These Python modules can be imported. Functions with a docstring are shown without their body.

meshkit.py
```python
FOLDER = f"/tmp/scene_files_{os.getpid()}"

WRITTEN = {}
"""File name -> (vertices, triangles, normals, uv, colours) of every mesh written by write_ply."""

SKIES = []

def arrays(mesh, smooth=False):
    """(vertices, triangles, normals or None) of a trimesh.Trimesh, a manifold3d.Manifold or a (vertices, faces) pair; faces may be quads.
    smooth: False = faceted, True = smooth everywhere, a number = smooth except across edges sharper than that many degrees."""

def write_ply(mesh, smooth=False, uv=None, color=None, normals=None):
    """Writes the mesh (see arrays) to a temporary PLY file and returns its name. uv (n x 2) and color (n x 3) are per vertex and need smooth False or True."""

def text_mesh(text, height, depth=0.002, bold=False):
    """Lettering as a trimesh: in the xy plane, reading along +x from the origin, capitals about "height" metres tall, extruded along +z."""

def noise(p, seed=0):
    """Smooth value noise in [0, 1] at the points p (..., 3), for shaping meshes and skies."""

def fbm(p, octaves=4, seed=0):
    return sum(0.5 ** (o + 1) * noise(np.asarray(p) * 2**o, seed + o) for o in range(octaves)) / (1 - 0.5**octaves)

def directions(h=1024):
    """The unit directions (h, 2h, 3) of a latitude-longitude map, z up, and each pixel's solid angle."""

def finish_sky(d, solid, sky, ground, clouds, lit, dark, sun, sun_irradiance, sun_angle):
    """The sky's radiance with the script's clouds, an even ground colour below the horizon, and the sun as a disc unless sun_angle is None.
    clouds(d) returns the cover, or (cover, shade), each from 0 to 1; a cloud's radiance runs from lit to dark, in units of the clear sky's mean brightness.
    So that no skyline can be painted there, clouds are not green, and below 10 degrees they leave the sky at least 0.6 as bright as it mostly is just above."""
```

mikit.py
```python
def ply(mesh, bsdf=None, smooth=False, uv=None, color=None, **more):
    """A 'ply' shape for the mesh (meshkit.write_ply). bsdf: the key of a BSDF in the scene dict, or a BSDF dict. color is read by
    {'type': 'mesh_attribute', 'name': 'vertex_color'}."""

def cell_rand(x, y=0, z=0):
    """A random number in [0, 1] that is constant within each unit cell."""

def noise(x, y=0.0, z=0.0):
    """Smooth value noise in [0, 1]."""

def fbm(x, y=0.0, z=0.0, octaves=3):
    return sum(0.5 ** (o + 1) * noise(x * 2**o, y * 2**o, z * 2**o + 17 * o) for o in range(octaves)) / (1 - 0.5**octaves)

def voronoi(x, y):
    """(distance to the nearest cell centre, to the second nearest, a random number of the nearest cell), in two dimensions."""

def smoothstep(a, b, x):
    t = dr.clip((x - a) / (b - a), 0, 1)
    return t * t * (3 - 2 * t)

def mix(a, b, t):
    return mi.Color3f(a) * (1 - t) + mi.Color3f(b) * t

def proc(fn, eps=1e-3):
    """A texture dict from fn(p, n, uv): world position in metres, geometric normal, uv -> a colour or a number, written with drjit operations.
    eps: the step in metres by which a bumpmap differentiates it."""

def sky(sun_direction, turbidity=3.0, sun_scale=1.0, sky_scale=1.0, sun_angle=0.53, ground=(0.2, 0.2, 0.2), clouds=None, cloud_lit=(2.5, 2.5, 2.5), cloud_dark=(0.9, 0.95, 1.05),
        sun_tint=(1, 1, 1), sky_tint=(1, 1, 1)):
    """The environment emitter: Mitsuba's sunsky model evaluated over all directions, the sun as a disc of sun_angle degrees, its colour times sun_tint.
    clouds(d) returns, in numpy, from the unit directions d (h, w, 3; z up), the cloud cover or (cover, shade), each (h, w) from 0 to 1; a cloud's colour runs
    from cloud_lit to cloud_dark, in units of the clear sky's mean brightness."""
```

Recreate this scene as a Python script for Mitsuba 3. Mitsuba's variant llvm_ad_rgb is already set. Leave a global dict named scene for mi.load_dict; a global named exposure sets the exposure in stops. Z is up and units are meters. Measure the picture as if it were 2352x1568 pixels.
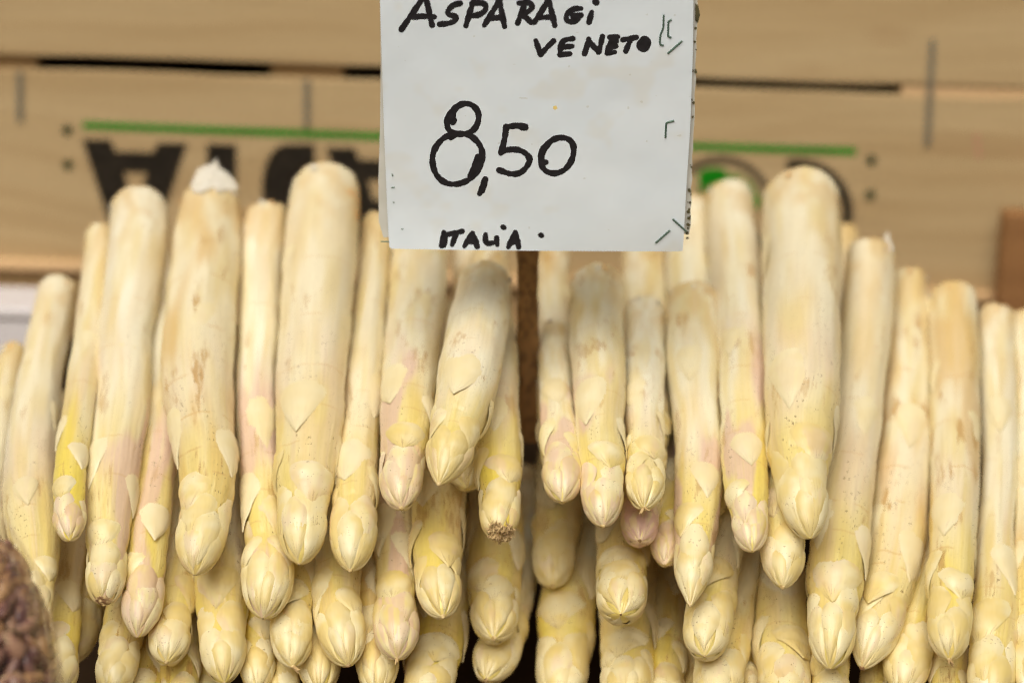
import math, numpy as np, drjit as dr, mitsuba as mi, mikit, meshkit, trimesh
from mikit import proc, noise, fbm, smoothstep, mix, cell_rand
from shapely.geometry import LineString, Polygon, Point
from shapely.ops import unary_union
T = mi.ScalarTransform4f
scene, labels = {}, {}
rng = np.random.default_rng(11)

# ------------------------------------------------------------------ camera, sky, exposure
PITCH, ROLL, DIST, FPX = math.radians(14), math.radians(1.9), .80, 5227.0
FW = np.array([0, math.cos(PITCH), -math.sin(PITCH)])
U0 = np.array([0, math.sin(PITCH), math.cos(PITCH)])
RT = math.cos(ROLL) * np.array([1., 0, 0]) + math.sin(ROLL) * U0
UP = -math.sin(ROLL) * np.array([1., 0, 0]) + math.cos(ROLL) * U0
FOCUS = np.array([0, 0, .30])
EYE = FOCUS - DIST * FW
scene['camera'] = {'type': 'thinlens', 'to_world': T().look_at(origin=EYE.tolist(), target=FOCUS.tolist(), up=UP.tolist()),
                   'fov': math.degrees(2 * math.atan(1176 / FPX)), 'fov_axis': 'x', 'aperture_radius': .0094, 'focus_distance': .802,
                   'near_clip': .05, 'far_clip': 50.0}
scene['sky'] = mikit.sky((-.18, -.66, .76), turbidity=3, sun_scale=.3, sun_angle=54, clouds=lambda d: 1.0, cloud_lit=(.20, .185, .16), ground=(.12, .10, .08), sun_tint=(.875, .98, 1.15))
exposure = 3.45

# ------------------------------------------------------------------ helpers
def ray(x, y):
    d = FW + (x - 1176) / FPX * RT - (y - 784) / FPX * UP
    return d / np.linalg.norm(d)

def free(key):
    k, n = key, 0
    while k in scene or k in labels:
        n += 1
        k = f'{key}_{n:03d}'
    return k

def add(key, mesh, bsdf, smooth=False, uv=None, **say):
    key = free(key)
    scene[key] = mikit.ply(mesh, bsdf, smooth, uv)
    if say:
        labels[key] = say
    return key

def thing(name, label, category, group=None):
    k = free(name)
    labels[k] = {'label': label, 'category': category}
    if group:
        labels[k]['group'] = group
    return k

def box(x0, x1, y0, y1, z0, z1, r=.0008):
    import manifold3d as m3
    r = min(r, (x1 - x0) * .45, (y1 - y0) * .45, (z1 - z0) * .45)
    s = m3.Manifold.sphere(r, 8)
    return m3.Manifold.batch_hull([s.translate((x, y, z)) for x in (x0 + r, x1 - r) for y in (y0 + r, y1 - r) for z in (z0 + r, z1 - r)])

def tube(P, R, n=8, closed_ends=True):
    P = np.asarray(P, float); R = np.broadcast_to(R, len(P))
    t = np.gradient(P, axis=0); t /= np.linalg.norm(t, axis=1, keepdims=True) + 1e-12
    a = np.cross(t[0], [.3, .5, .8]); a /= np.linalg.norm(a)
    V = []
    for i in range(len(P)):
        a = a - t[i] * (a @ t[i]); a /= np.linalg.norm(a)
        b = np.cross(t[i], a)
        th = np.arange(n) / n * 2 * np.pi
        V.append(P[i] + R[i] * (np.cos(th)[:, None] * a + np.sin(th)[:, None] * b))
    V = np.vstack(V + [P[:1], P[-1:]])
    F = []
    for i in range(len(P) - 1):
        for j in range(n):
            k = (j + 1) % n
            F += [(i * n + j, i * n + k, i * n + n + k), (i * n + j, i * n + n + k, i * n + n + j)]
    m, e = len(V) - 2, len(V) - 1
    o = (len(P) - 1) * n
    F += [(m, (j + 1) % n, j) for j in range(n)] + [(e, o + j, o + (j + 1) % n) for j in range(n)]
    return trimesh.Trimesh(V, F, process=False)

# ------------------------------------------------------------------ materials
def bsdf(key, color, rough=.5, spec=.35, bump=None, scale=1.0, eps=3e-4, **more):
    b = {'type': 'principled', 'base_color': color if isinstance(color, dict) else {'type': 'rgb', 'value': list(color)}, 'roughness': rough, 'specular': spec, **more}
    if bump is not None:
        b = {'type': 'bumpmap', 'arbitrary': proc(bump, eps), 'scale': scale, 'bsdf': b}
    scene[key] = {'type': 'twosided', 'bsdf': b}

def skin(pink, yellow, tan):
    def fn(p, n, uv):
        i = dr.floor(uv.x); a = (uv.x - i) * 6.2832; v = uv.y
        ca, sa = dr.cos(a), dr.sin(a)
        q = i * 7.31
        lo = fbm(ca * 1.3 + q, sa * 1.3 + 4, v * 4.5, 2)
        mid = fbm(ca * 2.2 + q, sa * 2.2 + 9, v * 6 + q, 2)
        streak = fbm(ca * 15 + q, sa * 15, v * 3.5, 2)
        fine = fbm(ca * 22 + q, sa * 22, v * 90, 2)
        low = smoothstep(.40, .88, v)
        c = mix(mix((.645, .55, .28), (.645, .52, .185), low), (.735, .72, .585), smoothstep(.25, .62, mid * .8 + .2 * streak) * (1 - .62 * low))
        c = mix(c, (.735, .695, .575), .38 * cell_rand(i, 11) * (1 - .7 * low))
        c = mix(c, (.60, .46, .20), .36 * cell_rand(i, 12))
        c = mix(c, (.56, .36, .12), smoothstep(.46, .68, lo * .86 + .14 * streak) * (.14 + .62 * tan))
        c = mix(c, (.58, .41, .17), smoothstep(.30, .02, v) * smoothstep(.36, .62, fbm(ca * 1.6 + q, sa * 1.6 + 17, v * 12, 3)) * .62)
        c = mix(c, (.40, .24, .09), smoothstep(.016, .002, v + .010 * (noise(ca * 5 + q, sa * 5, 3) - .4)) * .7)
        ye = smoothstep(.60, .93, v + .28 * (lo - .5)) * (.54 + .34 * yellow) * (.5 + .7 * cell_rand(i, 3))
        c = mix(c, (.69, .56, .085), dr.clip(ye, 0, .95))
        pk = smoothstep(.45, .62, fbm(ca * 1.1 + q * 1.7, sa * 1.1 + 2, v * 5 + 3, 2)) * smoothstep(.40, .60, v) * pink * (.4 + .8 * streak)
        c = mix(c, (.60, .42, .36), dr.clip(pk, 0, .7))
        br = smoothstep(.62 - .06 * tan, .70, fbm(ca * 1.7 + q, sa * 1.7 + 31, v * 9 + 2 * q, 4) * .75 + .25 * fbm(ca * 20 + q, sa * 20, v * 34, 3)) * (.48 + .6 * tan)
        c = mix(c, (.42, .25, .08), dr.clip(br * (.4 + streak), 0, .8))
        c *= .93 + .13 * fbm(ca * 34 + q, sa * 34, v * 5, 2)
        c *= 1 - .05 * smoothstep(.62, .8, fine)
        wv = v + .010 * (fbm(ca * 2 + q, sa * 2, 7.0, 2) - .5) - .006 * ca
        for k, d in enumerate((.19, .245, .33, .43, .56, .70)):
            v0 = 1 - d - .03 * (cell_rand(i, 20 + k) - .5)
            ln = smoothstep(.0035, .0, dr.abs(wv - v0)) * smoothstep(.48, .62, noise(ca * 1.6 + q + 5 * k, sa * 1.6, k))
            c = mix(c, (.52, .33, .12), ln * (.30 + .35 * tan))
        sp = smoothstep(.80, .86, noise(ca * 26 + q, sa * 26, v * 130)) * smoothstep(.45, .9, v + .3 * mid) * smoothstep(.5, .66, mid)
        c = mix(c, (.22, .14, .06), dr.clip(sp * .75, 0, .8))
        return c
    return fn

def skin_bump(p, n, uv):
    i = dr.floor(uv.x); a = (uv.x - i) * 6.2832
    ca, sa = dr.cos(a), dr.sin(a)
    return .00022 * fbm(ca * 12 + i * 7.3, sa * 12, uv.y * 6, 2) + .00013 * noise(ca * 22 + i, sa * 22, uv.y * 120)

def scale_skin(p, n, uv, pinkish=0.0):
    i = dr.floor(uv.x); a = (uv.x - i) * 40.0; v = uv.y
    q = i * 3.7
    w = fbm(p.x * 90 + q, p.y * 90, p.z * 90, 3)
    st = fbm(a * .22 + q, v * 1.6, 5.0, 3)
    c = mix((.635, .51, .215), (.715, .645, .41), smoothstep(.3, .7, w))
    c = mix(c, (.67, .52, .13), smoothstep(.45, .8, noise(p.x * 260 + q, p.z * 260, p.y * 200)) * .26)
    pk = smoothstep(.55, .8, cell_rand(i, 8)) * smoothstep(.45, .75, fbm(a * .12 + q, v * 2, 3, 2)) * .30
    c = mix(c, (.58, .39, .31), pk)
    c = mix(c, (.60, .40, .36), pinkish * smoothstep(.30, .62, fbm(a * .2 + q, v * 2.5, 8.0, 2)))
    c = mix(c, (.52, .42, .17), smoothstep(.62, 1.0, v + .25 * (w - .5)) * .38)
    c *= .955 + .08 * st
    fl = smoothstep(.72, .82, noise(a * .9 + q, v * 4, 2)) * smoothstep(.45, .95, v)
    c = mix(c, (.30, .19, .08), fl * .55)
    sp = smoothstep(.83, .88, noise(p.x * 1500, p.y * 1500, p.z * 1500)) * smoothstep(.5, .7, w)
    return mix(c, (.25, .16, .07), sp * .6)

def scale_bump(p, n, uv):
    i = dr.floor(uv.x); a = (uv.x - i) * 40.0
    return .00010 * fbm(a * .4, uv.y * 1.5, i * 1.3, 3)

for nm, arg in (('skin_cream', (.25, .1, .1)), ('skin_pink', (1.0, .35, .15)), ('skin_yellow', (.25, 1.0, .2)), ('skin_tan', (.2, .25, .75))):
    bsdf(nm, proc(skin(*arg)), .31, .62, skin_bump, eps=2e-4)
bsdf('scale_skin', proc(scale_skin), .38, .58, scale_bump)
bsdf('scale_pale', proc(lambda p, n, uv: mix(scale_skin(p, n, uv), (.69, .62, .43), .62)), .38, .58, scale_bump)
bsdf('scale_pink', proc(lambda p, n, uv: scale_skin(p, n, uv, .42)), .38, .58, scale_bump)
bsdf('scale_mauve', proc(lambda p, n, uv: mix(scale_skin(p, n, uv, .8), (.50, .26, .27), .30)), .38, .58, scale_bump)
bsdf('cut_flesh', proc(lambda p, n, uv: mix((.66, .645, .60), (.60, .56, .46), fbm(p.x * 300, p.y * 300, p.z * 300, 3))), .55, .3)
bsdf('dry_apex', proc(lambda p, n, uv: mix((.20, .11, .05), (.52, .38, .19), smoothstep(.3, .65, fbm(p.x * 700, p.y * 700, p.z * 700, 2)))), .7, .2)
bsdf('apex_pale', proc(lambda p, n, uv: mix((.40, .27, .10), (.62, .48, .24), smoothstep(.3, .65, fbm(p.x * 900, p.y * 900, p.z * 900, 2)))), .6, .25)
bsdf('dry_fibre', proc(lambda p, n, uv: mix((.30, .18, .07), (.66, .50, .26), noise(p.x * 400, p.y * 400, p.z * 400))), .6, .25)
bsdf('scar', proc(lambda p, n, uv: mix((.55, .30, .10), (.72, .50, .24), fbm(p.x * 400, p.y * 400, p.z * 250, 3))), .6, .25)

def wood(a, b, dark, s=1.0):
    def fn(p, n, uv):
        g = fbm(p.x * 9 * s, p.y * 60, p.z * 150 * s + 3 * noise(p.x * 12, p.z * 20), 4)
        big = fbm(p.x * 5 + 3, p.y * 5, p.z * 14, 3)
        c = mix(a, b, smoothstep(.2, .8, g) * .6 + .4 * smoothstep(.3, .7, big))
        k = smoothstep(.72, .84, noise(p.x * 30 + 7, p.y * 9, p.z * 60))
        return mix(c, dark, k * .18)
    return fn
bsdf('pine', proc(wood((.36, .252, .128), (.428, .322, .18), (.26, .14, .06))), .65, .2, lambda p, n, uv: .0004 * fbm(p.x * 25, p.y * 100, p.z * 400, 3))
bsdf('pine_warm', proc(wood((.36, .225, .10), (.435, .30, .157), (.24, .12, .04))), .65, .2)
bsdf('pine_edge', proc(wood((.50, .32, .16), (.60, .42, .24), (.30, .17, .07))), .65, .2)
bsdf('post_wood', proc(wood((.20, .095, .035), (.26, .13, .05), (.15, .05, .01))), .6, .25)
bsdf('stick_wood', proc(lambda p, n, uv: mix(mix((.17, .085, .03), (.30, .165, .065), fbm(p.x * 700, p.y * 200, p.z * 70, 3)), (.045, .024, .010),
     smoothstep(.46, .66, fbm(p.x * 800 + 3, p.y * 400, p.z * 300, 4)) * .5)), .75, .15)
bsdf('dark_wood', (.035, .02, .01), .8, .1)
bsdf('counter_wood', proc(wood((.16, .10, .05), (.22, .14, .07), (.08, .05, .02))), .7, .2)
bsdf('ink_black', proc(lambda p, n, uv: mix((.010, .008, .006), (.030, .023, .016), fbm(p.x * 220, p.y * 220, p.z * 220, 3))), .8, .1)
bsdf('ink_thin', proc(lambda p, n, uv: mix((.06, .045, .027), (.10, .075, .045), fbm(p.x * 220, p.y * 220, p.z * 220, 3))), .8, .1)
bsdf('ink_green', proc(lambda p, n, uv: mix((.002, .12, .002), (.008, .22, .006), fbm(p.x * 60, p.y * 60, p.z * 220, 3))), .8, .1)
bsdf('ink_dot', (.004, .022, .004), .8, .1)
bsdf('ink_red', (.40, .22, .14), .8, .1)
bsdf('wire', (.16, .15, .12), .5, .4, metallic=.35)
def paper(p, n, uv):
    w = fbm(p.x * 45, p.y * 45, p.z * 45, 4)
    c = mix((.655, .735, .815), (.685, .76, .835), smoothstep(.3, .7, w))
    y = smoothstep(.60, .75, fbm(p.x * 70 + 5, p.y * 60, p.z * 70, 3))
    c = mix(c, (.62, .58, .46), y * .22)
    s = smoothstep(.93, .96, noise(p.x * 420, p.y * 420, p.z * 420))
    return mix(c, (.42, .40, .30), s * .3)
bsdf('card', proc(paper), .5, .35, lambda p, n, uv: .0014 * fbm(p.x * 30, p.y * 30, p.z * 30, 3), clearcoat=.15)
bsdf('card_back', proc(lambda p, n, uv: mix((.50, .50, .45), (.60, .60, .57), fbm(p.x * 80, p.y * 80, p.z * 200, 3))), .6, .3)
bsdf('marker', proc(lambda p, n, uv: mix((.008, .008, .010), (.022, .021, .026), fbm(p.x * 500, p.y * 300, p.z * 500, 2))), .38, .4)
bsdf('staple_metal', (.09, .15, .125), .4, .5, metallic=.3)
bsdf('grime', proc(lambda p, n, uv: mix((.04, .035, .02), (.16, .14, .07), noise(p.x * 500, p.y * 500, p.z * 500))), .8, .1)
bsdf('yellow_stain', (.74, .60, .22), .6, .3)
bsdf('white_plastic', (.57, .55, .58), .45, .4)

# ------------------------------------------------------------------ the counter and the tray under the pile
add('market_counter', box(-1.0, 1.0, -.30, .62, -.03, .01, .003), 'counter_wood', 20, kind='structure')
# ------------------------------------------------------------------ the wooden crate standing behind the pile
YB = .268                                             # its front face
def onb(x, y, off=0.0):                               # the point of that face seen at a pixel of the photo
    d = ray(x, y)
    P = EYE + d * ((YB - EYE[1]) / d[1])
    return np.array([P[0], P[1] - off, P[2]])
def zb(y, x=1176):
    return onb(x, y)[2]
cr = thing('wooden_crate', 'pale pine crate standing behind the asparagus with upside-down black and green print', 'crate')
XL, XR = -.40, .40
z_up0 = zb(166); z_lo1 = zb(193); z_led1 = zb(628); z_led0 = zb(655); z_bot = .014
def board(name, z0, z1, y0, y1, mat, seed, xl=XL, xr=XR, wob=.0011, tilt=0.0, **say):
    n = 90
    xs = np.linspace(xl, xr, n)
    r = np.random.default_rng(seed)
    top = z1 + wob * (meshkit.fbm(np.c_[xs * 16, xs * 0 + seed, xs * 0], 3, seed) - .5) * 2
    top = top + tilt * xs
    bot = z0 + wob * (meshkit.fbm(np.c_[xs * 16, xs * 0 + seed + 9, xs * 0], 3, seed) - .5) * 2
    ch = .0007
    ring = []
    for k in range(n):
        ring.append([(xs[k], y0 + ch, bot[k]), (xs[k], y0, bot[k] + ch), (xs[k], y0, top[k] - ch), (xs[k], y0 + ch, top[k]), (xs[k], y1, top[k]), (xs[k], y1, bot[k])])
    V = np.array(ring).reshape(-1, 3)
    F = []
    for k in range(n - 1):
        for j in range(6):
            a, b = k * 6 + j, k * 6 + (j + 1) % 6
            F += [(a, a + 6, b + 6), (a, b + 6, b)]
    for o, sgn in ((0, 1), ((n - 1) * 6, -1)):
        f = [(o, o + j, o + j + 1) for j in range(1, 5)]
        F += f if sgn > 0 else [t[::-1] for t in f]
    return add(f'{cr}__{name}', trimesh.Trimesh(V, F, process=False), mat, 25, **say)
upper = board('slat', z_up0, z_up0 + .085, YB - .0005, YB + .006, 'pine', 1, label='plain upper slat of the crate, above the dark gap')
printed = board('slat', z_led0 + .001, z_lo1, YB, YB + .006, 'pine', 2, tilt=.006, label='printed slat of the crate with upside-down letters and a green bar')
board('ledge', z_led0, z_led1 - .0005, YB - .006, YB - .0002, 'pine_edge', 3, wob=.0006)
board('slat', z_bot, z_led0 - .0006, YB + .0005, YB + .0065, 'pine_warm', 4)
# short battens behind the gap, where wood shows in it
for x0, x1 in ((-60, 78), (618, 786), (2072, 2460)):
    a, b = onb(x0, 180)[0], onb(x1, 180)[0]
    add(f'{cr}__batten', box(a, b, YB + .0066, YB + .02, .015, z_up0 + .05, .001), 'pine_warm', 20)
add(f'{cr}__gap_strip', box(onb(2072, 210)[0], onb(2460, 210)[0], YB + .0005, YB + .006, zb(204), z_up0 - .0003, .0008), 'pine_edge', 20)
# its sides, back and floor close it, so that the gap is dark
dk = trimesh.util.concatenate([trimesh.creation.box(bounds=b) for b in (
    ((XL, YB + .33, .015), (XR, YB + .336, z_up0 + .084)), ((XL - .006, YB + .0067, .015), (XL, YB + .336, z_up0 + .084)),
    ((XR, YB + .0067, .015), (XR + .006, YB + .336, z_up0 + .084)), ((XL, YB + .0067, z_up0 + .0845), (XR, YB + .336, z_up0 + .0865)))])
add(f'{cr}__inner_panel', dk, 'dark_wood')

def flat(poly, off, th=.00025):                        # a printed shape lying on the face of the crate
    out = []
    for g in getattr(poly, 'geoms', [poly]):
        m = trimesh.creation.extrude_polygon(g, th, engine='earcut')
        v = np.array(m.vertices)
        m.vertices = np.c_[v[:, 0], YB - off + th - v[:, 2], v[:, 1]]
        m.invert() if m.is_watertight and m.volume < 0 else None
        out.append(m)
    return trimesh.util.concatenate(out)
def pg(pts):
    return Polygon([onb(x, y)[[0, 2]] for x, y in pts]).buffer(0)
def zz(pts, s=.3839, ox=0.0, oy=0.0):
    return [(ox + s * x, oy + s * y) for x, y in pts]
def soft(p, r=.0005):
    return p.buffer(-r).buffer(2 * r).buffer(-r)
A_out = [(490, 832), (662, 836), (690, 905), (918, 912), (946, 852), (1122, 856), (905, 1500), (706, 1496)]
A_hole = [(742, 1030), (878, 1034), (846, 1150), (776, 1148)]
letA = soft(pg(zz(A_out)).difference(pg(zz(A_hole))))
letA2 = soft(pg(zz([(x + 1460, y + 48) for x, y in A_out])).difference(pg(zz([(x + 1460, y + 48) for x, y in A_hole]))))
letI = soft(pg(zz([(1238, 858), (1416, 864), (1412, 1500), (1234, 1496)])))
arc = [(1725 - 158 * math.sin(t) + 8 * (t - 1.5), 1140 - 278 * math.cos(t)) for t in np.linspace(0, math.pi, 24)]
letD = soft(pg(zz([(1884, 860)] + arc + [(1880, 1422)])).difference(pg(zz([(1760, 1190), (1800, 1190), (1800, 1290), (1755, 1285)]))))
def circ(cx, cy, r0, r1, a0=0, a1=360, n=60):
    t = np.radians(np.linspace(a0, a1, n))
    o = [(cx + r1 * math.cos(a), cy + r1 * math.sin(a)) for a in t]
    i = [(cx + r0 * math.cos(a), cy + r0 * math.sin(a)) for a in t[::-1]]
    return pg(o + i)
letO = circ(1655, 482, 106, 124, 0, 359.9)
letC = soft(circ(1834, 490, 101, 125, -104, 95))
for p, m in ((letA, 'ink_black'), (letI, 'ink_black'), (letD, 'ink_black'), (letA2, 'ink_black'), (letO, 'ink_thin'), (letC, 'ink_black')):
    add(f'{printed}__letter', flat(p, .0004), m)
g1 = zz([(250, 205), (340, 150), (430, 140), (560, 150), (585, 200), (650, 235), (690, 210), (750, 225), (770, 255), (730, 295), (620, 305), (520, 302), (420, 325), (340, 390), (320, 425), (270, 432), (262, 370), (275, 300)], .2, 1552, 357.5)
g2 = zz([(780, 230), (840, 280), (900, 350), (930, 430), (962, 470), (955, 590), (880, 600), (862, 530), (895, 440), (860, 370), (810, 310)], .2, 1552, 357.5)
add(f'{printed}__green_emblem', flat(soft(unary_union([pg(g1), pg(g2)]), .0003), .0004), 'ink_green')
bar = [(190, 279), (870, 305), (1240, 318), (1600, 328), (1966, 339)]
add(f'{printed}__green_bar', flat(pg(bar + [(x, y + 17) for x, y in bar[::-1]]), .0004), 'ink_green')
for x, y in ((155, 299), (156, 379), (2001, 368), (1999, 447)):
    add(f'{printed}__green_dot', flat(Point(onb(x, y)[[0, 2]]).buffer(.00235), .0004), 'ink_dot')
add(f'{printed}__red_mark', flat(soft(pg([(2238, 306), (2248, 304), (2250, 340), (2256, 362), (2244, 366), (2240, 340)])), .0003, .0001), 'ink_red')
for x0, y0, x1, y1 in ((46, 164, 46, 278), (705, 184, 705, 290), (2141, 92, 2129, 334)):
    a, b = onb(x0, y0), onb(x1, y1)
    w = .00125
    p = LineString([a[[0, 2]], b[[0, 2]]]).buffer(w, cap_style=2)
    add(f'{cr}__staple', flat(p, .0013, .0011), 'wire')

# brown post at the right edge, in front of the crate
xp = onb(2312, 600)[0]
pz = EYE + ray(2312, 490) * ((YB - .022 - EYE[1]) / ray(2312, 490)[1])
po = box(pz[0], pz[0] + .06, YB - .022, YB - .0075, .012, pz[2], .0012)
add('wooden_post', po, 'post_wood', 20, label='dark reddish brown wooden post at the right edge before the pine crate', category='post')
# white box at the left edge
wb = thing('white_box', 'corner of a white plastic box at the left edge behind the leftmost asparagus', 'box')
q = EYE + ray(84, 706) * ((.215 - EYE[1]) / ray(84, 706)[1])
add(f'{wb}__wall', box(q[0] - .12, q[0] - .001, .216, .255, .012, q[2] - .0055, .003), 'white_plastic', 30)
add(f'{wb}__rim', box(q[0] - .121, q[0], .2145, .257, q[2] - .0065, q[2], .002), 'white_plastic', 30)
# ------------------------------------------------------------------ asparagus
from scipy.interpolate import CubicSpline, PchipInterpolator
def closed_grid(top, bot):
    """Two grids (nu, nv, 3) as the two faces of a thin shell."""
    nu, nv = top.shape[:2]
    F = []
    for i in range(nu - 1):
        for j in range(nv - 1):
            a = i * nv + j
            F += [(a, a + 1, a + nv + 1), (a, a + nv + 1, a + nv)]
    F = np.array(F); n = nu * nv
    return trimesh.Trimesh(np.vstack([top.reshape(-1, 3), bot.reshape(-1, 3)]), np.vstack([F, F[:, ::-1] + n]), process=False)

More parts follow.
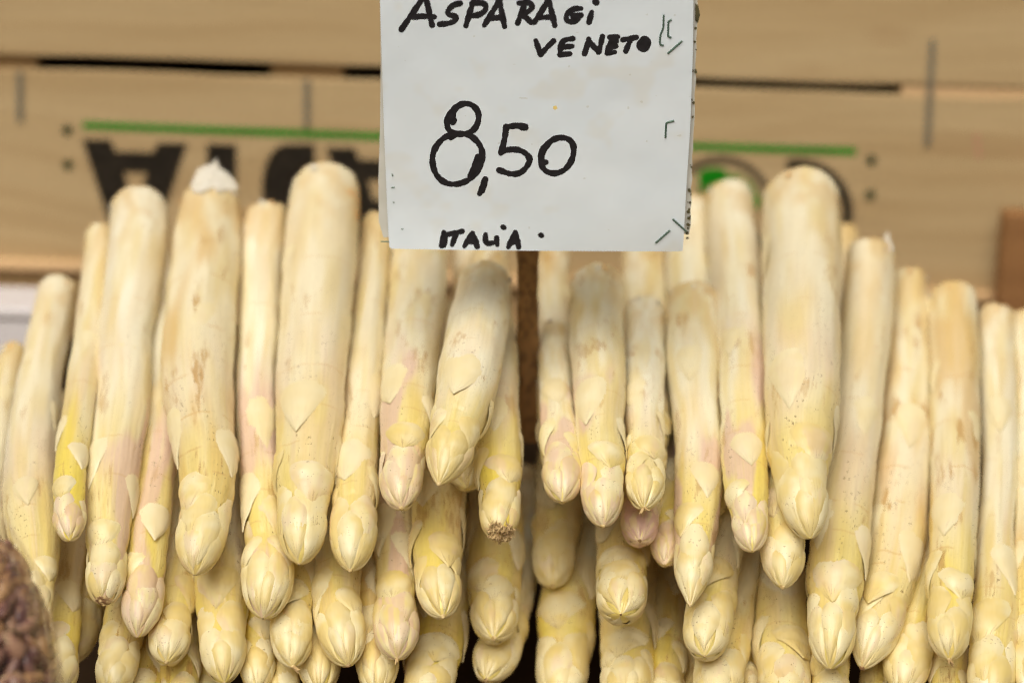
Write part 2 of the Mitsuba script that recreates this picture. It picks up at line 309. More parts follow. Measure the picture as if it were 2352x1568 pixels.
COUNT = [0]
def asparagus(data, label, skin='skin_cream', group=None, full=True, point=1.0, spin=None, head=1.0, extra=None, cut=0.0, lift=1.0, ribbed=False, peel=False, bud='scale_skin'):
    COUNT[0] += 1
    sid = COUNT[0]
    r = np.random.default_rng(1000 + sid)
    key = thing('asparagus_spear', label, 'asparagus', group)
    D = np.array(data, float) * 1e-4
    L = np.r_[0, np.cumsum(np.linalg.norm(np.diff(D[:, :3], axis=0), axis=1))]
    cs, rs, trim = CubicSpline(L, D[:, :3]), PchipInterpolator(L, D[:, 3]), 1.1 * D[0, 3]
    C, RR = (lambda q, k=0: cs(q + trim, k)), (lambda q: rs(q + trim) * 1.035)
    LT = L[-1] - trim
    hw = D[-1, 3]
    Lh = min(1.85 * 2 * hw * head, .036)
    sh = LT - Lh
    # stations
    s = np.r_[np.array([0, .0003, .0008, .0016, .0027]), np.linspace(.004, sh, 80), np.linspace(sh, LT, 34)[1:]]
    P, Tn = C(s), C(s, 1)
    wobb = np.stack([meshkit.fbm(np.c_[s * 26, s * 0 + sid * 2.3, s * 0 + k * 9.0], 2, 7) - .5 for k in range(3)], -1) * .0022
    P = P + wobb * (np.sin(np.pi * np.clip(s / LT, 0, 1)) ** .5)[:, None]
    Tn /= np.linalg.norm(Tn, axis=1, keepdims=True)
    up = np.array([0, -.35, 1.0])
    N = up - Tn * (Tn @ up)[:, None]; N /= np.linalg.norm(N, axis=1, keepdims=True)
    B = np.cross(Tn, N)
    pw = .95 * point
    u = np.clip((s - sh) / Lh, 0, 1)
    hp = PchipInterpolator([0, .12, .3, .48, .66, .82, .93, 1.0], [.97, .99, 1.0, .98, .87 - .09 * (pw - .95), .65 - .16 * (pw - .95), .40 - .13 * (pw - .95), .05])
    body = RR(np.minimum(s, LT))
    rn = float(RR(sh))
    env = np.where(u > 0, (rn * .96 * (1 - smooth01(u / .3)) + hw * smooth01(u / .3)) * hp(u), body)
    env *= 1 + (.055 * (meshkit.fbm(np.c_[s * 55, s * 0 + sid * 1.7, s * 0], 3) - .5) * 2 + .010 * np.sin(s * 190 + sid)) * smooth01((sh - s) / .012)
    for dist in (.0055, .014, .026, .041, .062, .088, .118):
        env = env - .00028 * np.exp(-((s - (sh - dist - .003)) / .0011) ** 2)
    # rounded cut end
    env = env * np.where(s < .0016, .86 + .14 * np.sqrt(np.clip(1 - (1 - s / .0016) ** 2, 0, 1)), 1)
    env = env * (1 - .045 * np.exp(-((s - sh - .0005) / .0028) ** 2))
    core = env - np.where(u > 0, .00065 * np.sin(np.pi * np.minimum(u * 1.3, 1) * .5), 0) * np.minimum(env / .006, 1) - .00012 * (u <= 0)
    core = np.maximum(core, .0002)
    nth = 44
    th = np.linspace(0, 2 * np.pi, nth + 1)
    ov = 1 + .035 * np.cos(2 * (th + r.uniform(0, 3)))[None] * (1 - u[:, None])
    rib = meshkit.fbm(np.stack([np.cos(th)[None] * 2.2 + sid * 3.1 + 0 * s[:, None], np.sin(th)[None] * 2.2 + 0 * s[:, None], s[:, None] * 42 + 0 * th[None]], -1), 3, 5) - .5
    flute = .5 * np.sin(th * int(r.integers(5, 9)) + r.uniform(0, 6))[None] * smooth01((s[:, None] - .02) / .05) * (1 - u[:, None])
    rad = core[:, None] * (ov + .13 * rib * (1 - .8 * u[:, None])) + .00022 * flute
    V = P[:, None] + rad[..., None] * (np.cos(th)[None, :, None] * N[:, None] + np.sin(th)[None, :, None] * B[:, None])
    if cut:                                             # an oblique cut
        k = s < .03
        lean = cut * rad[k] * np.cos(th - r.uniform(-.6, .6))[None] * (1 - s[k] / .03)[:, None]
        V[k] += lean[..., None] * Tn[k][:, None]
    k = s < .007                                        # an uneven cut
    V[k] += ((meshkit.fbm(np.stack([np.cos(th) * 2.6 + sid * 4.1, np.sin(th) * 2.6, 0 * th], -1), 3, 6) - .5) * .0034)[None, :, None] * (1 - s[k] / .007)[:, None, None] * Tn[k][:, None]
    W = nth + 1
    vv = V.reshape(-1, 3)
    F = []
    for i in range(len(s) - 1):
        a = i * W + np.arange(nth)
        F.append(np.c_[a, a + 1, a + W + 1]); F.append(np.c_[a, a + W + 1, a + W])
    c0 = len(vv)
    uvs = np.stack([np.broadcast_to(sid + .01 + .98 * th / (2 * np.pi), (len(s), W)), np.broadcast_to(s[:, None] / LT, (len(s), W))], -1).reshape(-1, 2)
    vv = np.vstack([vv, V[0, :-1].mean(0) - Tn[0] * .0003]); uvs = np.vstack([uvs, [sid + .5, 0]])
    F.append(np.c_[np.full(nth, c0), np.arange(nth) + 1, np.arange(nth)])
    add(f'{key}__stalk', trimesh.Trimesh(vv, np.vstack(F), process=False), skin, True, uvs)
    ef = lambda q: np.interp(q, s, env)
    fr = lambda q: (np.stack([np.interp(q, s, P[:, k]) for k in range(3)], -1), np.stack([np.interp(q, s, N[:, k]) for k in range(3)], -1), np.stack([np.interp(q, s, B[:, k]) for k in range(3)], -1))
    def bract(s0, ln, t0, half, bulge, rise, thick, sharp=1.0, nu=13, nv=11, skew=0.0, name='scale', sink=.0005, mat=None, bow=.16):
        uu = np.linspace(0, 1, nu) ** .9
        v = np.linspace(-1, 1, nv)
        w = half * np.minimum(1, .84 + .16 * np.sqrt(np.clip(uu / .25, 0, 1))) * np.clip(1 - uu ** (1.45 * sharp), 0, 1) ** .9
        w = np.maximum(w, half * .015)
        # the base line is bowed, the sides curve to the point
        S = s0 + ln * (uu[:, None] + 0 * v[None]) + (bow * ln) * (v[None] ** 2) * (1 - uu[:, None]) ** 2
        S = np.minimum(S, LT - 1e-5)
        E = ef(S)
        ang = np.clip(w[:, None] / np.maximum(E, .0012), 0, 1.75) * v[None] + t0 + skew * uu[:, None] ** 2
        wob = meshkit.noise(np.stack([S * 300, ang * 2.5, 0 * S + sid * 3.3 + s0 * 700], -1), 3) - .5
        mid = -sink * (1 - smooth01(uu[:, None] / .22)) + bulge * np.sin(np.pi * np.clip(uu[:, None], 0, 1) ** .75) * (1 - .75 * v[None] ** 2) + rise * uu[:, None] ** 1.6 - .00030 * v[None] ** 4 + .00035 * wob
        tk = thick * np.sqrt(np.clip(1 - v[None] ** 2, 0, 1)) * np.clip(1.02 - uu[:, None] ** 4, .02, 1)
        p, n, b = fr(S)
        d = np.cos(ang)[..., None] * n + np.sin(ang)[..., None] * b
        top, bot = p + (E + mid + tk * .5)[..., None] * d, p + (E + mid - tk * .5)[..., None] * d
        uid = sid * 16 + int(r.integers(0, 16))
        uv = np.stack([uid + .5 + .4 * v[None] + 0 * S, .02 + .96 * uu[:, None] + 0 * S], -1).reshape(-1, 2)
        add(f'{key}__{name}', closed_grid(top, bot), mat or bud, True, np.vstack([uv, uv]))
    body_mat = 'scale_skin'
    t0 = r.uniform(0, 6.28) if spin is None else spin
    if full:
        g = hw
        off = r.uniform(0, 6.28)
        for k in range(3):                               # outer bracts of the bud
            bract(sh - .02 * Lh + r.uniform(-.03, .05) * Lh, ((.50 if ribbed else .80) + r.uniform(-.08, .1)) * Lh, off + k * 2.094 + r.uniform(-.2, .2), 1.12 * g, .0004, .0002, .0005, 1.0)
        n1, n2 = (6, 8) if ribbed else (4, 5)
        for k in range(n1):
            bract(sh + (.27 + r.uniform(-.03, .04)) * Lh, (.66 + r.uniform(-.03, .04)) * Lh, off + .55 + k * 6.283 / n1 + r.uniform(-.15, .15), 3.9 / n1 * g, .00048, .0001, .00046, 1.05, nv=9)
        for k in range(n2):
            bract(sh + (.50 + r.uniform(-.03, .03)) * Lh, .50 * Lh, off + .2 + k * 6.283 / n2 + r.uniform(-.12, .12), 3.6 / n2 * g, .00045, .0, .0004, 1.1, nu=10, nv=9)
        for k, dist in enumerate((.0055, .014, .026, .041, .062, .088, .118)):
            if sh - dist < .03:
                break
            big = [1.0, 1.0, .85, .6, .36, .26, .2][k] * lift
            bract(sh - dist - r.uniform(0, .004), [.0165, .0195, .0225, .025, .024, .022, .019][k] * g / .0082 * r.uniform(.9, 1.12), t0 + k * 2.399 + r.uniform(-.25, .25),
                  g * [1.5, 1.5, 1.4, 1.3, 1.15, 1.0, .85][k] * r.uniform(.85, 1.08), .0006 * big, .00035 * big + (.0011 if r.random() < .18 and k < 3 else 0), .00042, r.uniform(.72, 1.05), bow=r.uniform(.02, .14), sink=.00025, mat='scale_pale' if k >= 2 else 'scale_skin', skew=r.uniform(-.15, .15))
        # dried apex
        a = C(LT)
        ap = trimesh.creation.icosphere(2, 1.0)
        q = np.array(ap.vertices)
        q = q * (1 + .5 * (meshkit.noise(q * 2.5 + sid, 2)[:, None] - .5))
        loc = q * np.array([1, 1, 1.25]) * min(.0011, hw * .14) * r.uniform(.5, .95)
        ap.vertices = a - Tn[-1] * .0006 + loc[:, :1] * N[-1] + loc[:, 1:2] * B[-1] + loc[:, 2:] * Tn[-1]
        add(f'{key}__apex', ap, 'dry_apex' if r.random() < .3 else 'apex_pale', True)
    if peel:                                            # slivers of skin standing off the cut rim
        for j in range(int(r.integers(2, 5))):
            t_ = r.uniform(-1.5, 1.5)
            d_ = math.cos(t_) * N[3] + math.sin(t_) * B[3]
            e_ = math.cos(t_) * B[3] - math.sin(t_) * N[3]
            q0 = P[6] + d_ * (env[10] * .99)
            ln, wd, o_ = r.uniform(.0012, .0042), r.uniform(.0006, .0016), r.uniform(-.0001, .0007)
            t1 = np.array([[q0 + e_ * (wd * sg * (1 - .8 * x)) - Tn[3] * (ln * x) + d_ * (.0001 + o_ * x * x) + e_ * r.uniform(-.0002, .0002) for sg in np.linspace(-1, 1, 4)] for x in np.linspace(0, 1, 6)])
            add(f'{key}__peel', closed_grid(t1, t1 - d_ * .0003), 'cut_flesh' if r.random() < .6 else 'scar', True)
    if extra:
        extra(key, dict(s=s, P=P, T=Tn, N=N, B=B, env=env, LT=LT, sh=sh, Lh=Lh, hw=hw, ef=ef, fr=fr, r=r))
    return key
def smooth01(x):
    x = np.clip(x, 0, 1)
    return x * x * (3 - 2 * x)
# the axis of each spear from cut end to tip: x, y, z and radius in tenths of a millimetre
DATA = {
 'A9': [[-118,924,3067,100],[-114,750,2999,107],[-124,587,2933,113],[-137,432,2869,118],[-149,287,2806,115],[-168,107,2723,105],[-193,-17,2663,90],[-215,-132,2602,83],[-237,-238,2541,80]],
 'A12': [[333,1179,3017,94],[329,972,2937,103],[323,775,2859,101],[321,590,2784,99],[326,416,2710,94],[328,202,2614,86],[334,53,2542,84],[338,-85,2471,79],[339,-212,2399,71]],
 'A16': [[1183,1637,3367,153],[1162,1369,3230,153],[1143,1115,3099,151],[1124,876,2973,146],[1106,651,2852,141],[1087,374,2696,133],[1064,182,2582,116],[1059,5,2471,101],[1072,-159,2363,89]],
 'A14': [[720,1228,2965,92],[715,1013,2855,99],[708,809,2748,100],[705,617,2644,89],[705,436,2543,87],[698,213,2410,81],[686,58,2312,76],[672,-87,2215,71],[656,-220,2118,66]],
 'A6': [[-798,1627,3324,124],[-788,1355,3174,136],[-778,1098,3029,139],[-768,855,2891,134],[-759,628,2758,129],[-737,346,2586,122],[-732,152,2461,110],[-726,-28,2339,97],[-721,-195,2218,86]],
 'A4': [[-1268,1602,3224,113],[-1251,1332,3081,134],[-1235,1076,2943,140],[-1216,835,2811,140],[-1190,609,2683,136],[-1133,330,2520,117],[-1092,137,2401,102],[-1082,-42,2284,93],[-1089,-207,2169,86]],
 'A3': [[-1578,1599,3211,113],[-1540,1325,3053,116],[-1517,1066,2903,113],[-1500,822,2759,105],[-1479,593,2620,104],[-1455,310,2441,100],[-1441,115,2311,89],[-1423,-67,2183,74],[-1404,-235,2056,67]],
 'A8': [[-397,1568,3090,105],[-388,1311,3000,114],[-384,1069,2914,112],[-382,840,2831,108],[-379,626,2750,104],[-376,361,2646,98],[-378,179,2569,89],[-379,10,2494,80],[-369,-145,2418,75]],
 'A13': [[529,1209,2887,77],[521,1007,2832,78],[514,817,2778,78],[507,638,2725,76],[500,469,2673,73],[494,261,2604,68],[490,117,2552,66],[487,-16,2500,66],[483,-138,2446,67]],
 'A11': [[175,1088,2817,56],[170,905,2774,58],[169,732,2731,60],[172,570,2689,61],[177,417,2647,63],[187,228,2591,64],[193,98,2549,66],[195,-23,2506,67],[195,-134,2461,69]],
 'A17': [[1482,1572,3107,104],[1447,1298,2945,103],[1405,1038,2790,99],[1361,793,2642,95],[1315,563,2499,95],[1250,279,2317,107],[1209,83,2183,105],[1180,-100,2052,92],[1155,-269,1921,83]],
 'A7': [[-577,1580,3137,64],[-573,1314,3011,65],[-568,1063,2890,67],[-562,826,2773,71],[-556,603,2660,76],[-554,329,2515,77],[-549,139,2409,77],[-543,-37,2305,79],[-541,-199,2201,81]],
 'A5': [[-1037,1595,3197,87],[-1026,1321,3038,87],[-1008,1062,2885,84],[-986,817,2739,81],[-960,588,2597,79],[-918,304,2416,75],[-883,108,2285,71],[-849,-74,2156,68],[-843,-242,2028,90]],
 'A15': [[901,1901,3259,97],[897,1593,3127,98],[894,1302,3001,96],[894,1027,2882,91],[890,768,2767,87],[879,448,2621,83],[871,226,2516,79],[866,20,2413,72],[869,-171,2313,61]],
 'A18': [[1673,1656,2971,59],[1635,1384,2822,77],[1598,1128,2679,88],[1564,886,2542,95],[1530,658,2409,101],[1472,377,2239,101],[1421,183,2116,94],[1358,4,1997,87],[1286,-161,1882,84]],
 'A10': [[-112,1553,3029,82],[-99,1295,2935,83],[-85,1052,2846,84],[-70,823,2760,85],[-56,608,2677,86],[-40,342,2568,86],[-31,159,2489,84],[-24,-11,2410,75],[-17,-167,2331,70]],
 'A19': [[1823,1530,2936,96],[1793,1263,2805,97],[1764,1010,2680,95],[1734,773,2559,93],[1704,549,2442,91],[1660,273,2291,86],[1626,82,2181,82],[1594,-95,2072,75],[1574,-258,1965,75]],
 'A2': [[-1738,1560,3056,56],[-1701,1307,2948,57],[-1672,1066,2846,57],[-1651,837,2748,57],[-1634,621,2654,58],[-1610,351,2533,58],[-1591,162,2444,57],[-1564,-16,2358,56],[-1531,-182,2272,54]],
 'A20': [[2011,1511,2861,76],[1977,1240,2715,74],[1941,985,2576,71],[1903,743,2442,65],[1864,517,2312,63],[1815,237,2145,73],[1783,43,2023,84],[1751,-137,1903,82],[1720,-303,1783,81]],
 'A1': [[-1885,1505,2838,78],[-1877,1243,2727,79],[-1862,996,2620,81],[-1841,762,2516,85],[-1813,542,2414,88],[-1761,271,2282,95],[-1712,83,2185,91],[-1664,-90,2091,64],[-1635,-251,1995,49]],
 'A21': [[2138,1538,2840,64],[2108,1278,2701,62],[2074,1031,2567,61],[2038,796,2439,60],[2004,573,2315,60],[1964,293,2157,66],[1936,97,2043,72],[1906,-89,1931,71],[1872,-262,1821,71]],
 'A0': [[-2070,1435,2556,65],[-2045,1179,2468,65],[-2019,936,2382,66],[-1995,708,2300,70],[-1967,493,2219,74],[-1921,228,2113,75],[-1889,46,2034,76],[-1860,-124,1956,75],[-1833,-280,1877,73]],
 'C11': [[165,1794,2996,69],[166,1608,2908,70],[167,1417,2824,70],[169,1221,2747,70],[171,1022,2674,69],[175,749,2588,68],[178,539,2530,66],[182,326,2478,61],[188,108,2433,55]],
 'C13': [[558,1891,2990,98],[553,1696,2909,95],[549,1500,2832,91],[546,1302,2760,88],[544,1101,2693,85],[541,832,2611,80],[537,627,2556,76],[530,421,2506,71],[520,213,2461,64]],
 'C14': [[795,2027,3172,84],[759,1788,3048,99],[747,1557,2929,102],[745,1333,2816,99],[747,1116,2707,95],[755,838,2570,90],[763,639,2473,85],[763,446,2378,80],[753,260,2286,73]],
 'C16': [[1468,2189,3039,54],[1435,1928,2935,57],[1402,1682,2835,58],[1367,1450,2739,60],[1333,1233,2645,60],[1290,964,2523,62],[1258,778,2434,66],[1228,606,2345,67],[1208,448,2257,66]],
 'C9': [[-155,1958,2983,114],[-148,1713,2901,109],[-147,1478,2822,104],[-150,1251,2747,101],[-154,1033,2676,97],[-156,756,2585,93],[-155,559,2519,89],[-152,370,2456,84],[-148,190,2395,80]],
 'C0': [[-1875,1389,2372,78],[-1853,1134,2287,80],[-1815,893,2207,80],[-1751,666,2132,77],[-1676,454,2060,72],[-1631,190,1960,63],[-1602,9,1886,62],[-1576,-160,1812,62],[-1553,-315,1738,64]],
 'B15': [[556,1562,2599,77],[547,1353,2553,77],[539,1149,2509,77],[530,948,2468,76],[521,751,2431,75],[509,494,2384,73],[500,306,2353,71],[489,121,2323,68],[478,-60,2297,65]],
 'B16': [[703,1663,2655,65],[689,1433,2590,64],[674,1211,2529,62],[660,998,2470,61],[646,793,2413,60],[627,533,2341,59],[613,348,2289,59],[596,170,2239,58],[578,1,2190,58]],
 'B13': [[230,2042,2547,100],[227,1789,2471,98],[223,1549,2399,97],[220,1324,2328,96],[217,1113,2259,97],[212,852,2169,97],[200,672,2102,91],[189,505,2034,84],[182,351,1966,79]],
 'B14': [[509,2097,2662,108],[504,1864,2550,108],[497,1618,2448,108],[488,1360,2356,107],[478,1090,2276,106],[463,712,2187,104],[449,415,2136,99],[433,106,2099,94],[415,-213,2076,89]],
 'B8': [[-89,1693,2697,97],[-82,1530,2567,99],[-75,1354,2445,101],[-66,1165,2332,103],[-57,963,2229,105],[-44,675,2106,107],[-35,446,2028,106],[-31,204,1961,99],[-30,-50,1906,86]],
 'B7': [[-295,1700,2727,110],[-282,1410,2635,110],[-272,1137,2547,109],[-266,879,2463,108],[-264,637,2383,107],[-260,338,2279,101],[-252,131,2203,91],[-235,-60,2128,84],[-210,-236,2054,78]],
 'B1': [[-1432,1553,3030,60],[-1400,1282,2884,61],[-1373,1026,2743,62],[-1349,785,2608,66],[-1329,558,2478,70],[-1307,278,2311,76],[-1297,84,2189,73],[-1288,-96,2069,72],[-1281,-262,1950,70]],
 'B0': [[-1700,1746,2553,79],[-1686,1522,2435,79],[-1672,1302,2323,80],[-1654,1086,2216,80],[-1635,874,2114,80],[-1611,596,1987,82],[-1593,393,1899,84],[-1581,193,1815,83],[-1574,-3,1738,81]],
 'B17': [[939,1474,2710,95],[918,1265,2595,94],[895,1056,2486,94],[873,847,2384,94],[850,639,2288,94],[807,361,2171,91],[769,154,2091,88],[739,-54,2018,85],[713,-262,1950,83]],
 'B18': [[1125,1528,2927,82],[1101,1269,2829,82],[1078,1024,2735,82],[1056,794,2644,81],[1036,577,2556,80],[1012,310,2442,77],[1004,126,2358,74],[994,-44,2275,72],[979,-201,2192,75]],
 'B3': [[-1209,1465,2676,102],[-1176,1201,2559,101],[-1146,952,2447,100],[-1118,718,2339,99],[-1095,497,2234,98],[-1058,225,2099,95],[-1028,37,2000,93],[-999,-137,1902,88],[-970,-298,1804,81]],
 'B5': [[-724,1460,2656,98],[-701,1200,2552,96],[-680,954,2452,95],[-660,722,2355,94],[-644,504,2262,93],[-622,235,2140,90],[-603,50,2051,87],[-575,-122,1964,86],[-537,-280,1877,86]],
 'B6': [[-497,1471,2699,80],[-479,1210,2593,80],[-463,963,2491,79],[-448,731,2393,78],[-435,513,2298,76],[-416,244,2175,74],[-396,58,2084,70],[-381,-114,1995,71],[-367,-273,1905,78]],
 'B4': [[-889,1549,2629,77],[-861,1272,2527,76],[-836,1011,2429,75],[-815,766,2335,73],[-798,537,2244,72],[-779,255,2126,70],[-768,61,2040,70],[-753,-118,1953,71],[-733,-283,1866,73]],
 'B2': [[-1315,1681,2620,74],[-1290,1416,2509,73],[-1269,1159,2404,72],[-1251,911,2305,71],[-1235,671,2211,71],[-1216,364,2095,69],[-1202,144,2013,66],[-1190,-69,1935,66],[-1179,-273,1862,72]],
 'B26': [[1762,1584,2711,88],[1731,1342,2581,88],[1698,1108,2457,88],[1667,882,2339,87],[1635,664,2226,87],[1574,386,2083,86],[1524,186,1982,84],[1475,-6,1885,84],[1428,-191,1791,88]],
 'B9': [[88,1587,2027,79],[84,1344,1990,81],[77,1114,1955,82],[67,897,1920,82],[53,694,1886,83],[28,444,1840,83],[5,273,1805,83],[-22,114,1771,82],[-54,-31,1736,82]],
 'B19': [[347,2213,2428,118],[335,1882,2315,116],[323,1569,2209,115],[310,1271,2109,113],[296,990,2014,110],[268,640,1895,109],[243,395,1810,108],[227,167,1727,103],[215,-47,1645,95]],
 'B20': [[568,2159,2449,108],[553,1850,2328,107],[539,1549,2216,106],[525,1255,2112,106],[511,968,2017,106],[491,597,1902,104],[475,326,1825,102],[461,62,1754,98],[448,-194,1691,93]],
 'B22': [[1002,1479,2522,95],[977,1260,2405,96],[950,1043,2295,96],[923,826,2191,95],[894,611,2094,94],[850,325,1975,93],[817,112,1894,93],[784,-100,1820,90],[753,-311,1752,86]],
 'B23': [[1149,1873,2580,108],[1133,1630,2444,107],[1116,1382,2318,106],[1098,1128,2202,105],[1079,870,2097,105],[1053,517,1974,104],[1034,248,1895,103],[1019,-27,1829,98],[1007,-305,1775,90]],
 'B10': [[-213,1766,2521,103],[-211,1543,2385,106],[-210,1313,2258,107],[-209,1074,2141,107],[-212,829,2035,106],[-229,490,1913,108],[-242,227,1836,107],[-253,-42,1771,100],[-262,-319,1720,89]],
 'D1': [[-1394,1627,2478,77],[-1389,1337,2378,79],[-1385,1062,2282,80],[-1381,804,2191,79],[-1378,561,2103,77],[-1375,262,1990,75],[-1373,55,1907,73],[-1368,-137,1824,72],[-1375,-313,1743,70]],
 'D2': [[-1014,1500,2542,63],[-991,1240,2437,64],[-970,993,2335,65],[-950,761,2238,65],[-931,543,2143,63],[-908,274,2020,62],[-893,88,1929,61],[-877,-84,1839,60],[-866,-243,1748,59]],
 'D3': [[-589,1477,2544,79],[-567,1217,2439,81],[-545,970,2339,82],[-525,739,2242,82],[-506,521,2148,80],[-482,252,2025,78],[-466,66,1935,76],[-450,-106,1846,75],[-435,-265,1756,74]],
 'D4': [[-779,1570,2529,81],[-759,1306,2423,83],[-740,1054,2322,85],[-721,815,2225,84],[-704,589,2132,82],[-682,308,2012,80],[-667,111,1925,78],[-653,-74,1839,77],[-640,-246,1754,76]],
 'D5': [[730,2000,2375,73],[715,1748,2258,75],[700,1494,2150,76],[684,1239,2050,76],[668,984,1960,74],[646,642,1852,72],[630,384,1782,70],[614,126,1721,68],[596,-133,1670,66]],
 'D6': [[1018,1877,2496,51],[1010,1668,2369,53],[1000,1451,2250,54],[989,1228,2140,54],[977,998,2039,53],[959,682,1921,51],[944,437,1844,50],[926,185,1778,49],[909,-73,1723,47]],
 'D7': [[1357,1434,2471,72],[1327,1174,2368,74],[1298,929,2270,75],[1271,697,2175,75],[1246,480,2083,73],[1216,211,1963,71],[1195,26,1874,70],[1177,-146,1786,69],[1159,-304,1698,68]],
 'D8': [[1861,1411,2457,72],[1823,1182,2346,74],[1785,959,2241,75],[1749,742,2141,75],[1713,530,2046,74],[1666,256,1927,72],[1633,56,1844,70],[1600,-138,1764,69],[1567,-327,1689,67]],
 'D9': [[146,2335,2225,76],[131,2098,2098,78],[116,1849,1982,79],[102,1588,1878,79],[88,1315,1787,77],[70,934,1686,74],[59,635,1628,72],[48,325,1584,70],[34,4,1557,67]],
 'D10': [[-929,1517,2446,66],[-906,1257,2342,68],[-884,1010,2242,69],[-863,776,2146,69],[-843,556,2053,67],[-819,283,1933,65],[-802,93,1845,64],[-786,-84,1758,63],[-772,-248,1671,62]],
 'D11': [[-1284,1509,2341,75],[-1261,1230,2244,76],[-1240,966,2152,77],[-1220,719,2063,77],[-1202,487,1977,75],[-1180,201,1865,73],[-1165,4,1782,71],[-1149,-178,1700,70],[-1141,-345,1617,69]],
 'D12': [[-1949,1640,2301,84],[-1908,1357,2203,86],[-1869,1089,2110,87],[-1833,837,2020,87],[-1800,601,1933,85],[-1759,310,1820,82],[-1730,109,1737,80],[-1703,-76,1654,79],[-1684,-247,1571,78]],
 'D13': [[2007,1540,2445,75],[1966,1316,2330,77],[1926,1095,2221,78],[1887,879,2118,78],[1848,667,2020,76],[1798,392,1897,74],[1761,189,1812,73],[1725,-9,1731,71],[1688,-203,1655,70]],
 'D14': [[1645,1508,2384,79],[1601,1248,2281,82],[1559,1002,2183,83],[1520,771,2087,82],[1483,553,1994,81],[1438,284,1873,79],[1407,99,1784,77],[1380,-73,1695,76],[1351,-232,1606,74]],
 'D15': [[445,2008,2202,79],[433,1717,2100,80],[422,1433,2005,81],[410,1155,1917,81],[399,885,1837,79],[385,536,1739,76],[374,282,1673,74],[365,34,1613,72],[354,-206,1559,70]],
 'D16': [[-165,1645,2245,84],[-188,1441,2123,87],[-209,1227,2011,89],[-230,1004,1909,88],[-249,770,1818,86],[-272,445,1715,84],[-286,190,1652,81],[-295,-74,1601,79],[-313,-346,1565,77]],
 'D17': [[829,1924,2219,78],[810,1673,2107,80],[791,1420,2003,81],[772,1166,1907,81],[753,911,1821,79],[726,568,1720,76],[707,310,1656,74],[687,50,1601,72],[666,-211,1555,70]],
 'D18': [[-1418,1448,2258,79],[-1395,1174,2163,81],[-1373,916,2072,82],[-1353,673,1984,82],[-1335,446,1898,80],[-1313,167,1787,78],[-1299,-25,1705,76],[-1284,-202,1622,75],[-1276,-364,1538,73]],
 'D19': [[-1231,1453,2167,83],[-1199,1177,2075,85],[-1169,916,1987,86],[-1141,671,1902,85],[-1115,441,1820,83],[-1083,158,1712,81],[-1061,-36,1633,79],[-1040,-216,1553,78],[-1023,-381,1472,77]],
 'D20': [[-4,2149,2024,89],[-18,1896,1909,91],[-32,1637,1805,93],[-44,1370,1712,92],[-56,1096,1630,90],[-71,721,1540,87],[-81,432,1488,84],[-88,136,1448,81],[-99,-165,1422,79]]}
def torn_chip(key, g):                                   # white flesh torn up at the cut end (spear with a chip)
    p, n, b, t = g['P'][0], g['N'][0], g['B'][0], g['T'][0]
    R = g['env'][8]
    o = np.array([(-.50, -.62), (-.56, -.2), (-.46, .38), (-.40, .62), (-.16, .80), (-.05, .74), (.14, 1.12), (.26, .62), (.52, .42), (.86, -.02), (.80, -.35), (.52, -.50), (.30, -.78), (.12, -.55), (-.2, -.85)]) * R
    lo, hi = [], []
    for x, y in o:
        d = (.80 * R + .30 * R * min(1, max(0, -y / R))) * math.sqrt(1 - .55 * (x / R) ** 2)
        q = p + b * x * CH + n * d - t * (y + .0008)
        hi.append(q + n * .0014); lo.append(q - n * .0022)
    c1, c2 = np.mean(hi, 0) + n * .0016, np.mean(lo, 0)
    V = np.array(hi + lo + [c1, c2]); k = len(o)
    F = []
    for i in range(k):
        j = (i + 1) % k
        F += [(2 * k, i, j), (2 * k + 1, k + j, k + i), (i, k + i, k + j), (i, k + j, j)]
    m = trimesh.Trimesh(V, F, process=False).subdivide().subdivide().subdivide()
    m.vertices = m.vertices + (meshkit.fbm(np.array(m.vertices) * 500, 3)[:, None] - .5) * .0022 * n + (meshkit.fbm(np.array(m.vertices) * 900 + 3, 3)[:, None] - .5) * .0010 * t
    add(f'{key}__torn_peel', m, 'cut_flesh', 30, label='white torn peel standing up at the cut end')
CH = -1.0
def spike(key, g):
    i = 2
    p, n, b, t, R = g['P'][i], g['N'][i], g['B'][i], g['T'][i], g['env'][8]
    for bx, h, w in ((.62, .0095, .0017), (.40, .0045, .0016), (.70, .0040, .0014)):
        q = p + b * R * bx * SIDE + n * R * .55
        m = tube([q + t * .003, q - t * .001, q - t * h * .6 + b * .0006, q - t * h], [w, w, w * .7, w * .15], 8)
        add(f'{key}__torn_peel', m, 'cut_flesh', True)
SIDE = -1.0
def scar(key, g):
    s0 = .004
    uu, vv = np.linspace(0, 1, 24), np.linspace(-1, 1, 12)
    S = s0 + .026 * uu[:, None] + .0 * vv[None]
    w = .42 * np.sin(np.pi * np.clip(uu, .03, .97)) ** .6 * (1 + .35 * np.sin(uu * 19) + .25 * np.sin(uu * 43))
    p, n, b = g['fr'](S)
    ang = SCAR + w[:, None] * vv[None]
    e = g['ef'](S) + .00075 * (1 - vv[None] ** 2) ** .5 + .0006 * (meshkit.fbm(np.stack([S * 600, ang * 6, 0 * S], -1), 3) - .5) - .00012
    d = np.cos(ang)[..., None] * n + np.sin(ang)[..., None] * b
    add(f'{key}__scar', closed_grid(p + e[..., None] * d, p + (e - .0012)[..., None] * d), 'scar', True, label='rough orange brown scar beside the cut end')
SCAR = -1.2
